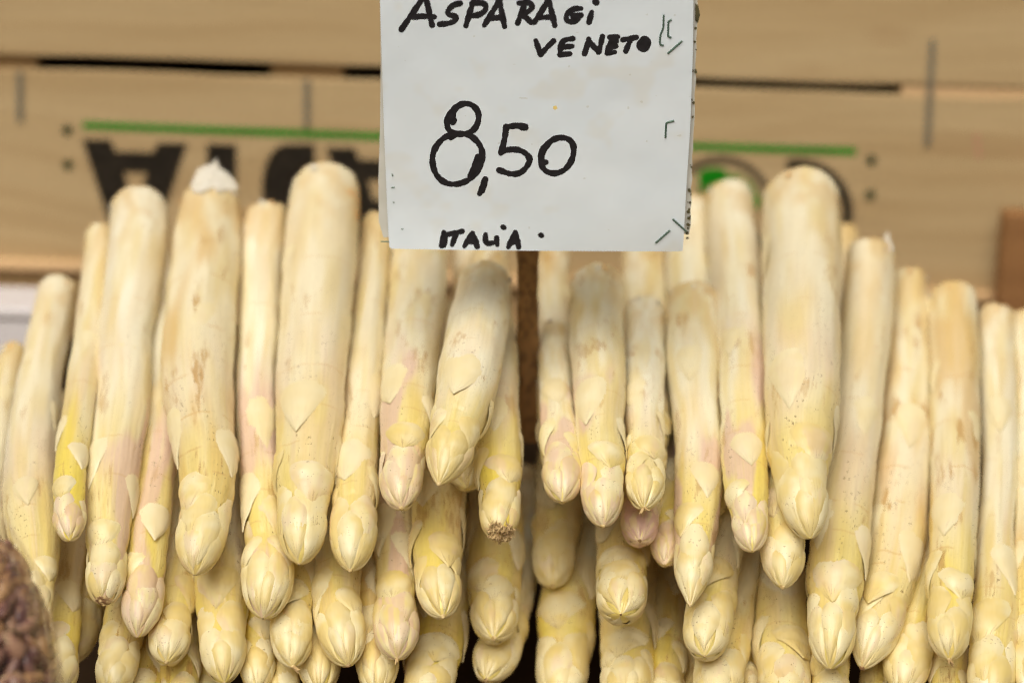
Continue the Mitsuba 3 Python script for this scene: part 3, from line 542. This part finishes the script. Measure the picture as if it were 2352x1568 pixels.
def fibre_tip(key, g):
    r = g['r']; L = g['LT']
    a, n, b, t = g['P'][-1], g['N'][-1], g['B'][-1], g['T'][-1]
    ms = []
    for k in range(170):
        th, rad = r.uniform(0, 6.28), g['hw'] * .62 * math.sqrt(r.random())
        base = a + t * (.0006 - .0026 * (rad / g['hw'] / .62) ** 2) + n * .0012 + rad * (math.cos(th) * n + math.sin(th) * b)
        pts = [base - t * .0005]
        dr_ = r.normal(size=3) * .7 + t * 1.1
        for j in range(5):
            dr_ = dr_ + r.normal(size=3) * .9; dr_ /= np.linalg.norm(dr_)
            pts.append(pts[-1] + dr_ * r.uniform(.0003, .0007))
        ms.append(tube(pts, np.linspace(.00030, .00012, 6) * r.uniform(.7, 1.4), 5))
    add(f'{key}__dried_fibre', trimesh.util.concatenate(ms), 'dry_fibre', True, label='tangle of dried brown fibres on the tip', kind='stuff')
def brown_apex(key, g):
    ap = trimesh.creation.icosphere(3, 1.0)
    q = np.array(ap.vertices); q *= 1 + .55 * (meshkit.fbm(q * 3, 3)[:, None] - .5)
    a, n, b, t = g['P'][-1], g['N'][-1], g['B'][-1], g['T'][-1]
    q *= [g['hw'] * .34, g['hw'] * .42, .0019]
    ap.vertices = a - t * .0018 + n * g['hw'] * .12 + q[:, :1] * n + q[:, 1:2] * b + q[:, 2:] * t
    add(f'{key}__dried_patch', ap, 'dry_apex', True, label='dried brown patch at the tip')
def wisp(key, g):
    a, n, b, t, r = g['P'][-1], g['N'][-1], g['B'][-1], g['T'][-1], g['r']
    for k in range(3):
        d = b * r.uniform(-1, 1) + t * 1.4 + n * r.uniform(-.5, .5)
        q = a - t * .001
        add(f'{key}__dried_bract', tube([q, q + d * .0012, q + d * .0021 + n * .0004, q + d * .0027 + n * .0010], [.0006, .0005, .0003, .0001], 6), 'dry_fibre', True)

row = 'row of asparagus at the front of the pile'
SPEARS = [
 ('A1', 'pale greenish white spear beside the bag of beans, leftmost whole one', 'skin_cream', {}),
 ('A2', 'thin yellowish spear with a small pinkish tip, second from left in the top row', 'skin_yellow', dict(spin=.4, bud='scale_pink')),
 ('A3', 'smooth white spear with a dried brown patch on its blunt tip', 'skin_pink', dict(point=.4, extra=brown_apex, spin=.1)),
 ('A4', 'broad tan-stained spear with a white torn chip on its cut end', 'skin_tan', dict(extra=torn_chip, spin=.5)),
 ('A5', 'slim pale spear ending in a round fat bud, right of the torn chip one', 'skin_pink', dict(cut=.55, spin=2.6, point=.5, ribbed=True)),
 ('A6', 'very thick spear with orange brown scar beside its cut end, left of price sign', 'skin_cream', dict(extra=scar, spin=-.5, lift=1.3)),
 ('A7', 'slender cream spear between the scarred thick one and the price sign', 'skin_cream', dict(spin=2.1)),
 ('A8', 'pinkish spear under the left part of the price sign, with a lilac rounded tip', 'skin_pink', dict(spin=.1, lift=1.2, bud='scale_pink')),
 ('A9', 'short fat spear leaning left with pointed tip, just left of the wooden stick', 'skin_cream', dict(point=1.9, lift=.7, ribbed=True)),
 ('A10', 'spear with a tangle of dried brown fibres on its tip', 'skin_yellow', dict(point=.2, extra=fibre_tip, spin=-.6)),
 ('A11', 'thin tapered spear right beside the wooden stick, with a pinkish tip', 'skin_pink', dict(spin=-.9, bud='scale_pink')),
 ('A12', 'straight pale spear lying on top under the price sign, second right of the stick', 'skin_pink', dict(spin=-.4, lift=1.3, bud='scale_pink')),
 ('A13', 'bright yellow spear under the price sign with withered bits on its tip', 'skin_yellow', dict(extra=wisp, spin=-.3, ribbed=True)),
 ('A14', 'long spear pink along its right side, ending in a drawn-out pointed tip', 'skin_pink', dict(point=2.4, head=1.25, spin=.9, lift=.8)),
 ('A15', 'spear with pink and yellow lower part and small pink tip, left of the thickest one', 'skin_pink', dict(spin=1.2, bud='scale_pink')),
 ('A16', 'thickest pale greenish white spear, with the tallest cut end right of the price sign', 'skin_cream', dict(spin=-.3, head=1.15)),
 ('A17', 'long curved spear with small torn spike on its cut end and a frilled bud', 'skin_yellow', dict(extra=spike, spin=.2, point=.7, ribbed=True)),
 ('A18', 'long curved spear with slanting pointed bud, right of the spike-ended one', 'skin_tan', dict(spin=.3, point=1.6, ribbed=True)),
 ('A19', 'straight spear with brown stains and a blunt bud, third from the right edge', 'skin_tan', dict(spin=-.5, point=.6, extra=wisp)),
 ('A20', 'slim pale spear near the right edge, running out of the bottom of the picture', 'skin_cream', {}),
 ('A21', 'spear cut off by the right edge of the picture, before the brown post', 'skin_tan', {}),
 ('A0', 'blurred spear at the left edge under the white box corner', 'skin_cream', {}),
 ('B15', 'small spear with a purplish pink bud peeping out below the bright yellow one', 'skin_pink', dict(bud='scale_mauve')),
 ('B16', 'shaded pinkish spear half hidden left of the long pointed one', 'skin_pink', dict(point=1.5, bud='scale_pink')),
 ('B13', 'smooth rounded spear hanging below the thin one beside the wooden stick', 'skin_cream', dict(point=.8)),
 ('B14', 'thick spear with a large blunt bud below the pale one under the price sign', 'skin_tan', dict(point=.4, spin=.2)),
 ('B8', 'thick spear with ribbed bud directly below the tangle of dried fibres', 'skin_yellow', dict(spin=.4, ribbed=True)),
 ('B7', 'spear with ribbed bud and loose bracts, below the short fat pointed one', 'skin_yellow', dict(spin=-.6, lift=1.3, ribbed=True)),
 ('B1', 'brownish pink spear with smooth pointed bud, right of the brown-patched tip', 'skin_pink', dict(point=1.3, bud='scale_pink')),
 ('B0', 'spear slanting left with large pointed bud, below the thin yellowish one', 'skin_cream', dict(point=1.4)),
 ('B17', 'spear with a broad round bud directly behind the drawn-out pointed tip', 'skin_cream', dict(point=.5)),
 ('B18', 'spear with a pointed bud half hidden left below the thickest spear', 'skin_cream', dict(point=1.5)),
 ('B3', 'thick pale spear reaching the bottom edge below the chipped tan one', 'skin_cream', dict(point=.8)),
 ('B5', 'spear with big oval bud low in the picture, below the slender cream one', 'skin_yellow', dict(spin=1.0, ribbed=True)),
 ('B6', 'pinkish spear with a dried greyish tip, below the lilac rounded one', 'skin_pink', dict(point=.4, extra=wisp, spin=.2, bud='scale_pink')),
 ('B4', 'small-budded spear with dry hooked tip, below the very thick scarred one', 'skin_yellow', dict(extra=wisp)),
 ('B2', 'spear with small round bud in the lower row, below the torn chip one at left', 'skin_yellow', dict(point=.6)),
 ('B26', 'spear in the lower right gap, with its bud cut by the bottom edge', 'skin_yellow', {}),
 ('B9', 'spear leaning left with smooth greyish bud, below the fibre-tipped pair left of the gap', 'skin_tan', dict(lift=.7)),
 ('B19', 'thick yellowish spear at the bottom edge, below the smooth rounded one', 'skin_yellow', dict(lift=1.2)),
 ('B20', 'thick spear at the bottom edge directly below the large blunt bud', 'skin_yellow', dict(lift=1.3, spin=.3, ribbed=True)),
 ('B22', 'pale spear at the bottom edge below the broad round bud', 'skin_tan', {}),
 ('B23', 'thick spear at the bottom edge, below the pointed bud beside the thickest spear', 'skin_yellow', dict(lift=1.2)),
 ('B10', 'thick spear at the bottom edge below the ribbed bud with loose bracts', 'skin_yellow', dict(lift=1.3)),
 ('C11', 'cut end of a spear behind the wooden stick, right under the price sign', 'skin_tan', {}),
 ('C13', 'blurred cut end under the price sign behind the bright yellow spear', 'skin_cream', {}),
 ('C14', 'blurred spear showing its cut end at the lower right corner of the price sign', 'skin_tan', {}),
 ('C16', 'blurred cut end peeping out behind the thickest spear on its right', 'skin_tan', {}),
 ('C9', 'blurred spear end under the price sign, behind the short fat one', 'skin_tan', {}),
 ('C0', 'yellowish spear low at the left between the bag and the slanting one', 'skin_yellow', {}),
]
for k, lab, sk, kw in SPEARS:
    asparagus(DATA[k], lab, sk, peel=k[0] == 'A', **kw)
DEEP = {
 'D2': 'dim spear at the bottom edge between the thick pale one and the hooked dry tip',
 'D3': 'dim bud at the bottom edge between the big oval bud and the dried greyish tip',
 'D4': 'dim bud at the bottom edge right of the hooked dry tip'}
for k in sorted((k for k in DATA if k[0] == 'D' and k not in ('D9', 'D13', 'D15', 'D16', 'D20')), key=lambda k: int(k[1:])):
    if k in DEEP:
        asparagus(DATA[k], DEEP[k], 'skin_tan', ribbed=k != 'D2')
    else:
        asparagus(DATA[k], 'shaded asparagus spear deep in the dark gaps between the lowest tips', 'skin_tan', group='asparagus deep in the pile')

# the tray that carries the pile: a dark sloping board with sides, out of sight below
allp = np.vstack([np.array(v, float) for v in DATA.values()]) * 1e-4
sl = math.atan2(.12, .15)
low = min((p[2] - p[1] * .62) - p[3] * 1.25 for p in allp)
ys = (-.030, .235)
V = []
for x in (-.26, .26):
    for y in ys:
        z = low + y * .62
        V += [(x, y, z), (x, y, z - .012)]
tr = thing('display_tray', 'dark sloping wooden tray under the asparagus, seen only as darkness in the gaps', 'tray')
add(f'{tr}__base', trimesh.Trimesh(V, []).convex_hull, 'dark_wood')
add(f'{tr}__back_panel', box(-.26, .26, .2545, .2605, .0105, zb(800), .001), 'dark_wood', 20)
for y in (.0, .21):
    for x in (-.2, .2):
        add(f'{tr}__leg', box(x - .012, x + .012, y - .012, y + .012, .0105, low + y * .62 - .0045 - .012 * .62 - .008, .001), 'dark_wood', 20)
# ------------------------------------------------------------------ the price sign on its stick
def wpt(x, y, w):
    return EYE + (FW + (x - 1176) / FPX * RT - (y - 784) / FPX * UP) * w
W0, W1 = .786, .820                                      # how far off the card is at the top and at its lower edge
S0 = wpt(1230, 0, W0); S1 = wpt(1230, 575, W1)
sx = wpt(1600, 10, W0) - wpt(880, 0, W0); sx /= np.linalg.norm(sx)
sy = S0 - S1; sy -= sx * (sx @ sy); sy /= np.linalg.norm(sy)
sn = np.cross(sx, sy); sn = sn if sn @ FW < 0 else -sn    # out of the card, to the front
def ons(x, y):
    d = ray(x, y)
    P = EYE + d * (((S0 - EYE) @ sn) / (d @ sn)) - S0
    return np.array([P @ sx, P @ sy])
def bend(u, v):                                          # the card is a little bowed
    return .0011 * math.sin(0) + .0016 * np.sin((u + .05) * 28) * .5 + .0010 * np.sin(v * 30 + 1) - 6.0 * np.clip(-v - .075, 0, 1) ** 2 * (u * 14)
def slab(poly, h0, h1, step=.004):
    """A sheet with the outline poly, from height h0 to h1 above the card's plane."""
    x0, y0, x1, y1 = poly.bounds
    tri = []
    out = []
    for g in getattr(poly, 'geoms', [poly]):
        v, f = trimesh.creation.triangulate_polygon(g.segmentize(step), engine='earcut')
        m = trimesh.Trimesh(np.c_[v, np.zeros(len(v))], f)
        m = m.subdivide_to_size(step * 1.6)
        b = m.outline().discrete if False else None
        u = np.array(m.vertices); n = len(u)
        hh = bend(u[:, 0], u[:, 1])
        base = S0 + u[:, :1] * sx + u[:, 1:2] * sy
        top, bot = base + (hh + h1)[:, None] * sn, base + (hh + h0)[:, None] * sn
        e = np.sort(np.vstack([m.faces[:, [0, 1]], m.faces[:, [1, 2]], m.faces[:, [2, 0]]]), axis=1)
        raw = np.vstack([m.faces[:, [0, 1]], m.faces[:, [1, 2]], m.faces[:, [2, 0]]])
        _, idx, cnt = np.unique(e, axis=0, return_index=True, return_counts=True)
        be = raw[idx[cnt == 1]]
        F = np.vstack([m.faces, m.faces[:, ::-1] + n, np.c_[be[:, 1], be[:, 0], be[:, 0] + n], np.c_[be[:, 1], be[:, 0] + n, be[:, 1] + n]])
        out.append(trimesh.Trimesh(np.vstack([top, bot]), F, process=False))
    return trimesh.util.concatenate(out)
def spoly(pts):
    return Polygon([ons(x, y) for x, y in pts])
sg = thing('price_sign', 'white handwritten price card reading ASPARAGI VENETO 8,50 ITALIA above the asparagus', 'sign')
front = spoly([(871, -60), (873, 0), (877, 120), (882, 300), (889, 480), (894, 566), (900, 570), (1100, 573.5), (1330, 577), (1560, 581), (1569, 579), (1576, 440), (1585, 300), (1591, 120), (1592, 0), (1592, -60)])
add(f'{sg}__card', slab(front, 0, .0005), 'card', 25, label='front white card with black marker writing')
rb = np.random.default_rng(5)
edge = [(1602, y) for y in (-60, 0)] + [(1602 - max(0, (y - 60)) * .034 + rb.uniform(-1.6, 1.6), y) for y in range(20, 556, 18)]
back = spoly([(872, -60), (874, 150), (872, 300), (868, 420), (869, 512), (880, 548), (1200, 552)] + edge[::-1])
add(f'{sg}__backing_card', slab(back, -.0034, -.0012), 'card_back', 25, label='yellowed backing card with a dirty right edge')
fl = []
for y in list(rb.uniform(-20, 555, 16)) + list(rb.uniform(440, 560, 14)):
    x = 1601 - max(0, y - 60) * .034 + rb.uniform(-7, 1.5)
    p = Point(ons(x, y)).buffer(rb.uniform(.00018, .00048))
    fl.append(slab(p, -.0013, -.00085 + rb.uniform(0, .0001), .002))
fl.append(slab(spoly([(1597, 8), (1604, 14), (1608, 34), (1603, 52), (1597, 48)]), -.0016, -.0004, .002))
for x, y in ((1583, 505), (1581, 520), (1579, 540), (1582, 490)):
    fl.append(slab(Point(ons(x, y)).buffer(.0006, 3), -.0014, -.0007, .002))
add(f'{sg}__edge_grime', trimesh.util.concatenate(fl), 'grime', False, kind='stuff')
def strokes(lines, width, pen=1.0):
    g = []
    for l in lines:
        q = [(799.7 + .3839 * a, .3839 * b) for a, b in l]
        pts = np.array([ons(x, y) for x, y in q])
        if len(pts) > 3:                                 # round the corners of a pen line
            for _ in range(2):
                a, b = pts[:-1], pts[1:]
                pts = np.vstack([pts[:1], np.stack([a * .75 + b * .25, a * .25 + b * .75], 1).reshape(-1, 2), pts[-1:]])
        w = width * .3839 / FPX * .80 / 2
        if len(pts) == 1:
            g.append(Point(pts[0]).buffer(w))
        else:
            d = np.r_[0, np.cumsum(np.linalg.norm(np.diff(pts, axis=0), axis=1))]
            t = np.linspace(0, d[-1], max(4, int(d[-1] / .0004)))
            P = np.c_[np.interp(t, d, pts[:, 0]), np.interp(t, d, pts[:, 1])]
            ph = (a0 := sum(map(sum, l))) * .37
            W = w * (1 + .10 * np.sin(t * 900 + ph) + .07 * np.sin(t * 2300 + ph * 2))
            g += [LineString(P[i:i + 2]).buffer(float(W[i]), 8) for i in range(len(P) - 1)]
    return unary_union(g).simplify(.00002)
WORDS = [
 ('handwritten_word', 'word ASPARAGI in black marker, cut by the top of the picture', 34, [
  [(320, 172), (350, 128), (395, 62), (440, -5), (462, -30)], [(462, -30), (478, 30), (490, 90), (503, 145)], [(388, 98), (440, 92), (516, 96)],
  [(672, 14), (630, 22), (592, 62), (604, 84), (648, 92), (640, 122), (598, 136), (548, 140)],
  [(705, 148), (722, 90), (740, 30), (752, 0)], [(738, 14), (800, 8), (830, 28), (818, 62), (782, 84), (738, 88)],
  [(815, 145), (850, 88), (905, -4)], [(905, -4), (920, 70), (936, 152)], [(842, 102), (928, 98)],
  [(1014, 132), (1035, 76), (1060, 4)], [(1022, 12), (1080, 4), (1104, 30), (1088, 58), (1040, 76)], [(1040, 78), (1072, 104), (1094, 128)],
  [(1114, 126), (1156, 62), (1198, -12)], [(1198, -12), (1216, 60), (1236, 146)], [(1136, 98), (1228, 94)],
  [(1392, 44), (1348, 44), (1304, 78), (1304, 118), (1340, 124), (1372, 112), (1382, 88)], [(1344, 88), (1392, 84)],
  [(1456, 66), (1440, 126)], [(1478, 4), (1484, 8)]]),
 ('handwritten_word', 'word VENETO in black marker', 33, [
  [(1122, 236), (1136, 276), (1152, 320)], [(1152, 320), (1188, 278), (1228, 238)],
  [(1344, 224), (1290, 232), (1270, 262), (1268, 318)], [(1268, 320), (1326, 316)], [(1276, 276), (1340, 270)],
  [(1438, 226), (1428, 270), (1414, 314)], [(1442, 238), (1470, 276), (1500, 300)], [(1520, 212), (1510, 260), (1496, 306)],
  [(1564, 216), (1612, 214)], [(1572, 244), (1556, 278), (1550, 312)], [(1570, 246), (1606, 240)], [(1550, 312), (1594, 306)], [(1556, 277), (1600, 270)],
  [(1642, 232), (1722, 218)], [(1690, 230), (1674, 264), (1660, 300)],
  [(1770, 226), (1738, 248), (1742, 282), (1772, 292), (1796, 268), (1796, 234), (1766, 222), (1750, 250), (1764, 270), (1780, 252)]]),
 ('handwritten_price', 'price 8,50 in large black marker numerals', 36, [
  [(628, 726), (624, 690), (642, 642), (690, 612), (744, 622), (780, 664), (782, 718), (756, 774), (706, 800), (640, 800), (598, 776), (590, 730), (604, 680), (642, 640), (650, 636)],
  [(616, 800), (560, 830), (514, 890), (500, 960), (520, 1040), (570, 1092), (640, 1106), (716, 1082), (774, 1026), (808, 950), (796, 870), (742, 812), (690, 796), (640, 798), (614, 822)],
  [(632, 716), (626, 730)],
  [(778, 936), (752, 1000), (732, 1052)], [(792, 940), (770, 1000), (744, 1050)], [(766, 1010), (742, 1058)],
  [(820, 1068), (804, 1120), (786, 1158)], [(824, 1070), (800, 1140)],
  [(1062, 750), (1000, 748), (946, 756)], [(1060, 760), (1040, 758)], [(946, 756), (936, 830), (918, 904), (914, 914)], [(914, 908), (970, 888), (1040, 896), (1092, 942), (1074, 990), (1032, 1034), (976, 1042), (904, 1016)],
  [(1182, 968), (1154, 968), (1152, 910), (1190, 854), (1250, 818), (1316, 822), (1352, 866), (1346, 940), (1310, 1004), (1254, 1036), (1196, 1032), (1160, 1000), (1152, 950), (1176, 880), (1206, 846)]]),
 ('handwritten_word', 'word ITALIA in black marker at the lower edge', 33, [
  [(572, 1388), (560, 1466)], [(574, 1466), (580, 1420)],
  [(600, 1400), (682, 1382)], [(644, 1402), (622, 1462)],
  [(696, 1470), (722, 1426), (744, 1392)], [(744, 1392), (758, 1430), (772, 1472)], [(706, 1444), (768, 1442)],
  [(822, 1400), (820, 1444), (838, 1456), (872, 1448)], [(888, 1420), (892, 1462)], [(926, 1356), (932, 1360)],
  [(958, 1476), (980, 1430), (1000, 1388)], [(1000, 1388), (1012, 1430), (1020, 1476)], [(970, 1450), (1016, 1440)], [(986, 1424), (1010, 1414)],
  [(1152, 1404), (1158, 1408)]]),
]
for nm, lab, w, ls in WORDS:
    add(f'{sg}__{nm}', slab(strokes(ls, w), .0006, .00068, .003), 'marker', 25, label=lab)
def stp(l, w=.00036, h=.0007):
    pts = np.array([ons(799.7 + .3839 * a, .3839 * b) for a, b in l])
    d = np.r_[0, np.cumsum(np.linalg.norm(np.diff(pts, axis=0), axis=1))]
    t = np.linspace(0, d[-1], 12)
    P = np.c_[np.interp(t, d, pts[:, 0]), np.interp(t, d, pts[:, 1])]
    q = S0 + P[:, :1] * sx + P[:, 1:2] * sy + (bend(P[:, 0], P[:, 1]) + h)[:, None] * sn
    add(f'{sg}__staple', tube(q, w, 8), 'staple_metal', True)
for l in ([(1886, 82), (1884, 160), (1866, 205), (1862, 262), (1886, 266)], [(1934, 112), (1914, 122), (1912, 214), (1932, 220)], [(1997, 240), (1910, 316)],
          [(1950, 720), (1902, 732), (1898, 822)], [(1942, 1312), (2024, 1388)], [(1926, 1380), (1840, 1458)]):
    stp(l)
for l in ([(262, 1042), (268, 1056)], [(258, 1124), (278, 1122)], [(196, 1442), (246, 1444)], [(268, 1210), (276, 1214)], [(318, 1370), (330, 1370)]):
    stp(l, .00022)
add(f'{sg}__yellow_spot', slab(Point(ons(799.7 + .3839 * 1238, .3839 * 640)).buffer(.00072), .0006, .00066, .002), 'yellow_stain', False)
# the stick behind the card, running down into the pile
tk = np.linspace(0, 1, 40)
a, b = wpt(1211, 330, .852), wpt(1214, 1010, .905)
ax = (b - a) / np.linalg.norm(b - a); sxx = RT - ax * (RT @ ax); sxx /= np.linalg.norm(sxx); sz = np.cross(ax, sxx)
V, F = [], []
for i, t in enumerate(tk):
    w = .0040 + .0003 * math.sin(t * 23) + .0002 * math.sin(t * 61)
    c = a + (b - a) * t
    V += [c + sxx * x * w + sz * y * .0028 for x, y in ((-1, -.8), (-.8, -1), (.8, -1), (1, -.8), (1, .8), (.8, 1), (-.8, 1), (-1, .8))]
for i in range(len(tk) - 1):
    for j in range(8):
        p, q = i * 8 + j, i * 8 + (j + 1) % 8
        F += [(p, q, q + 8), (p, q + 8, p + 8)]
n8 = (len(tk) - 1) * 8
F += [(0, j + 1, j) for j in range(1, 7)] + [(n8, n8 + j, n8 + j + 1) for j in range(1, 7)]
add(f'{sg}__stick', trimesh.Trimesh(V, F, process=False), 'stick_wood', 30, label='mouldy dark brown wooden stick under the sign')
cl = S0 + ons(1211, 395)[0] * sx + ons(1211, 395)[1] * sy - sn * .0036
e2 = a + (b - a) * .06
add(f'{sg}__clamp', tube([cl + sy * .008, cl - sy * .004, e2 * .5 + cl * .5, e2], .0022, 8), 'wire', True)
# ------------------------------------------------------------------ the bag of dried beans at the lower left corner
BC = wpt(-100, 1800, .73)
BA, BB, BD = 262 / FPX * .73, 668 / FPX * .73, .036
def bagpt(d, k=1.0, wr=0.0):
    return BC + (d[:, :1] * BA * RT + d[:, 1:2] * BB * UP - d[:, 2:] * BD * FW) * (k + wr)
bg = thing('bean_bag', 'clear plastic bag of brown and purple dried beans in the lower left corner', 'bag')
ic = trimesh.creation.icosphere(5)
v = np.array(ic.vertices)
ic.vertices = bagpt(v, 1.0, .022 * (meshkit.fbm(v * np.array([5, 3, 5]), 4, 3)[:, None] - .5))
scene['film'] = {'type': 'thindielectric', 'int_ior': 1.3}
add(f'{bg}__film', ic, 'film', True, label='clear plastic film')
for nm, a_, b_, c_ in (('bean_purple', (0.211, 0.108, 0.079), (0.109, 0.048, 0.047), (0.296, 0.184, 0.108)), ('bean_brown', (0.359, 0.208, 0.101), (0.218, 0.104, 0.058), (0.094, 0.040, 0.036)),
                       ('bean_tan', (0.437, 0.288, 0.151), (0.234, 0.120, 0.065), (0.156, 0.072, 0.050)), ('bean_pink', (0.374, 0.216, 0.144), (0.195, 0.088, 0.072), (0.390, 0.272, 0.173))):
    bsdf(nm, proc(lambda p, n, uv, a_=a_, b_=b_, c_=c_: mix(mix(a_, b_, smoothstep(.42, .62, fbm(p.x * 260, p.y * 260, p.z * 260, 3))), c_, smoothstep(.6, .72, fbm(p.x * 420 + 9, p.y * 420, p.z * 420, 2)))), .35, .45)
bean0 = trimesh.creation.icosphere(3)
bv = np.array(bean0.vertices)
rr = np.random.default_rng(21)
pts = []
tries = 0
while tries < 30000 and len(pts) < 330:
    tries += 1
    d = rr.normal(size=3); d /= np.linalg.norm(d)
    if d[2] < -.25 or d[1] < -.05:
        continue
    kk = .955 - (.0 if rr.random() < .6 else .12)
    c = bagpt(d[None], kk - .040)[0]
    pr = c - EYE; w = pr @ FW; px, py = 1176 + FPX * (pr @ RT) / w, 784 - FPX * (pr @ UP) / w
    if px < -45 or py > 1610 or py < 1262:
        continue
    if all(np.linalg.norm(c - q) > .0040 for q, _ in pts):
        pts.append((c, d))
for i, (c, d) in enumerate(pts):
    nrm = d[0] * BD * BB * RT + d[1] * BA * BD * UP - d[2] * BA * BB * FW; nrm /= np.linalg.norm(nrm)
    t = rr.normal(size=3); t -= nrm * (t @ nrm) * .75; t /= np.linalg.norm(t)
    u = np.cross(t, nrm); u /= np.linalg.norm(u); n2 = np.cross(u, t)
    q = bv * np.array([.0040, .0027, .0024]) * rr.uniform(.7, 1.3) * np.array([rr.uniform(1, 1.6), rr.uniform(.8, 1.1), 1])
    q[:, 1] += .0006 * (bv[:, 0] ** 2 - .4)
    q *= 1 + .06 * (meshkit.noise(bv * 2 + i, 4)[:, None] - .5)
    m = trimesh.Trimesh(c + q[:, :1] * t + q[:, 1:2] * u + q[:, 2:] * n2, bean0.faces, process=False)
    k = add('dried_bean', m, ('bean_purple', 'bean_brown', 'bean_tan', 'bean_pink')[int(rr.choice(4, p=[.36, .32, .14, .18]))], True)
    labels[k] = {'label': 'brown or purple dried bean inside the clear plastic bag at lower left', 'category': 'bean', 'group': 'dried beans in the plastic bag'}
ic2 = trimesh.creation.icosphere(4); v = np.array(ic2.vertices)
top = np.clip(v, [-1, -1, -1], [1, .80, 1])
ic2.vertices = bagpt(top, .80, .03 * (meshkit.fbm(v * 9, 3, 8)[:, None] - .5))
k = add('bean_mass', ic2, 'bean_purple', True)
labels[k] = {'label': 'mass of dried beans filling the plastic bag behind its outer beans', 'category': 'beans', 'kind': 'stuff'}
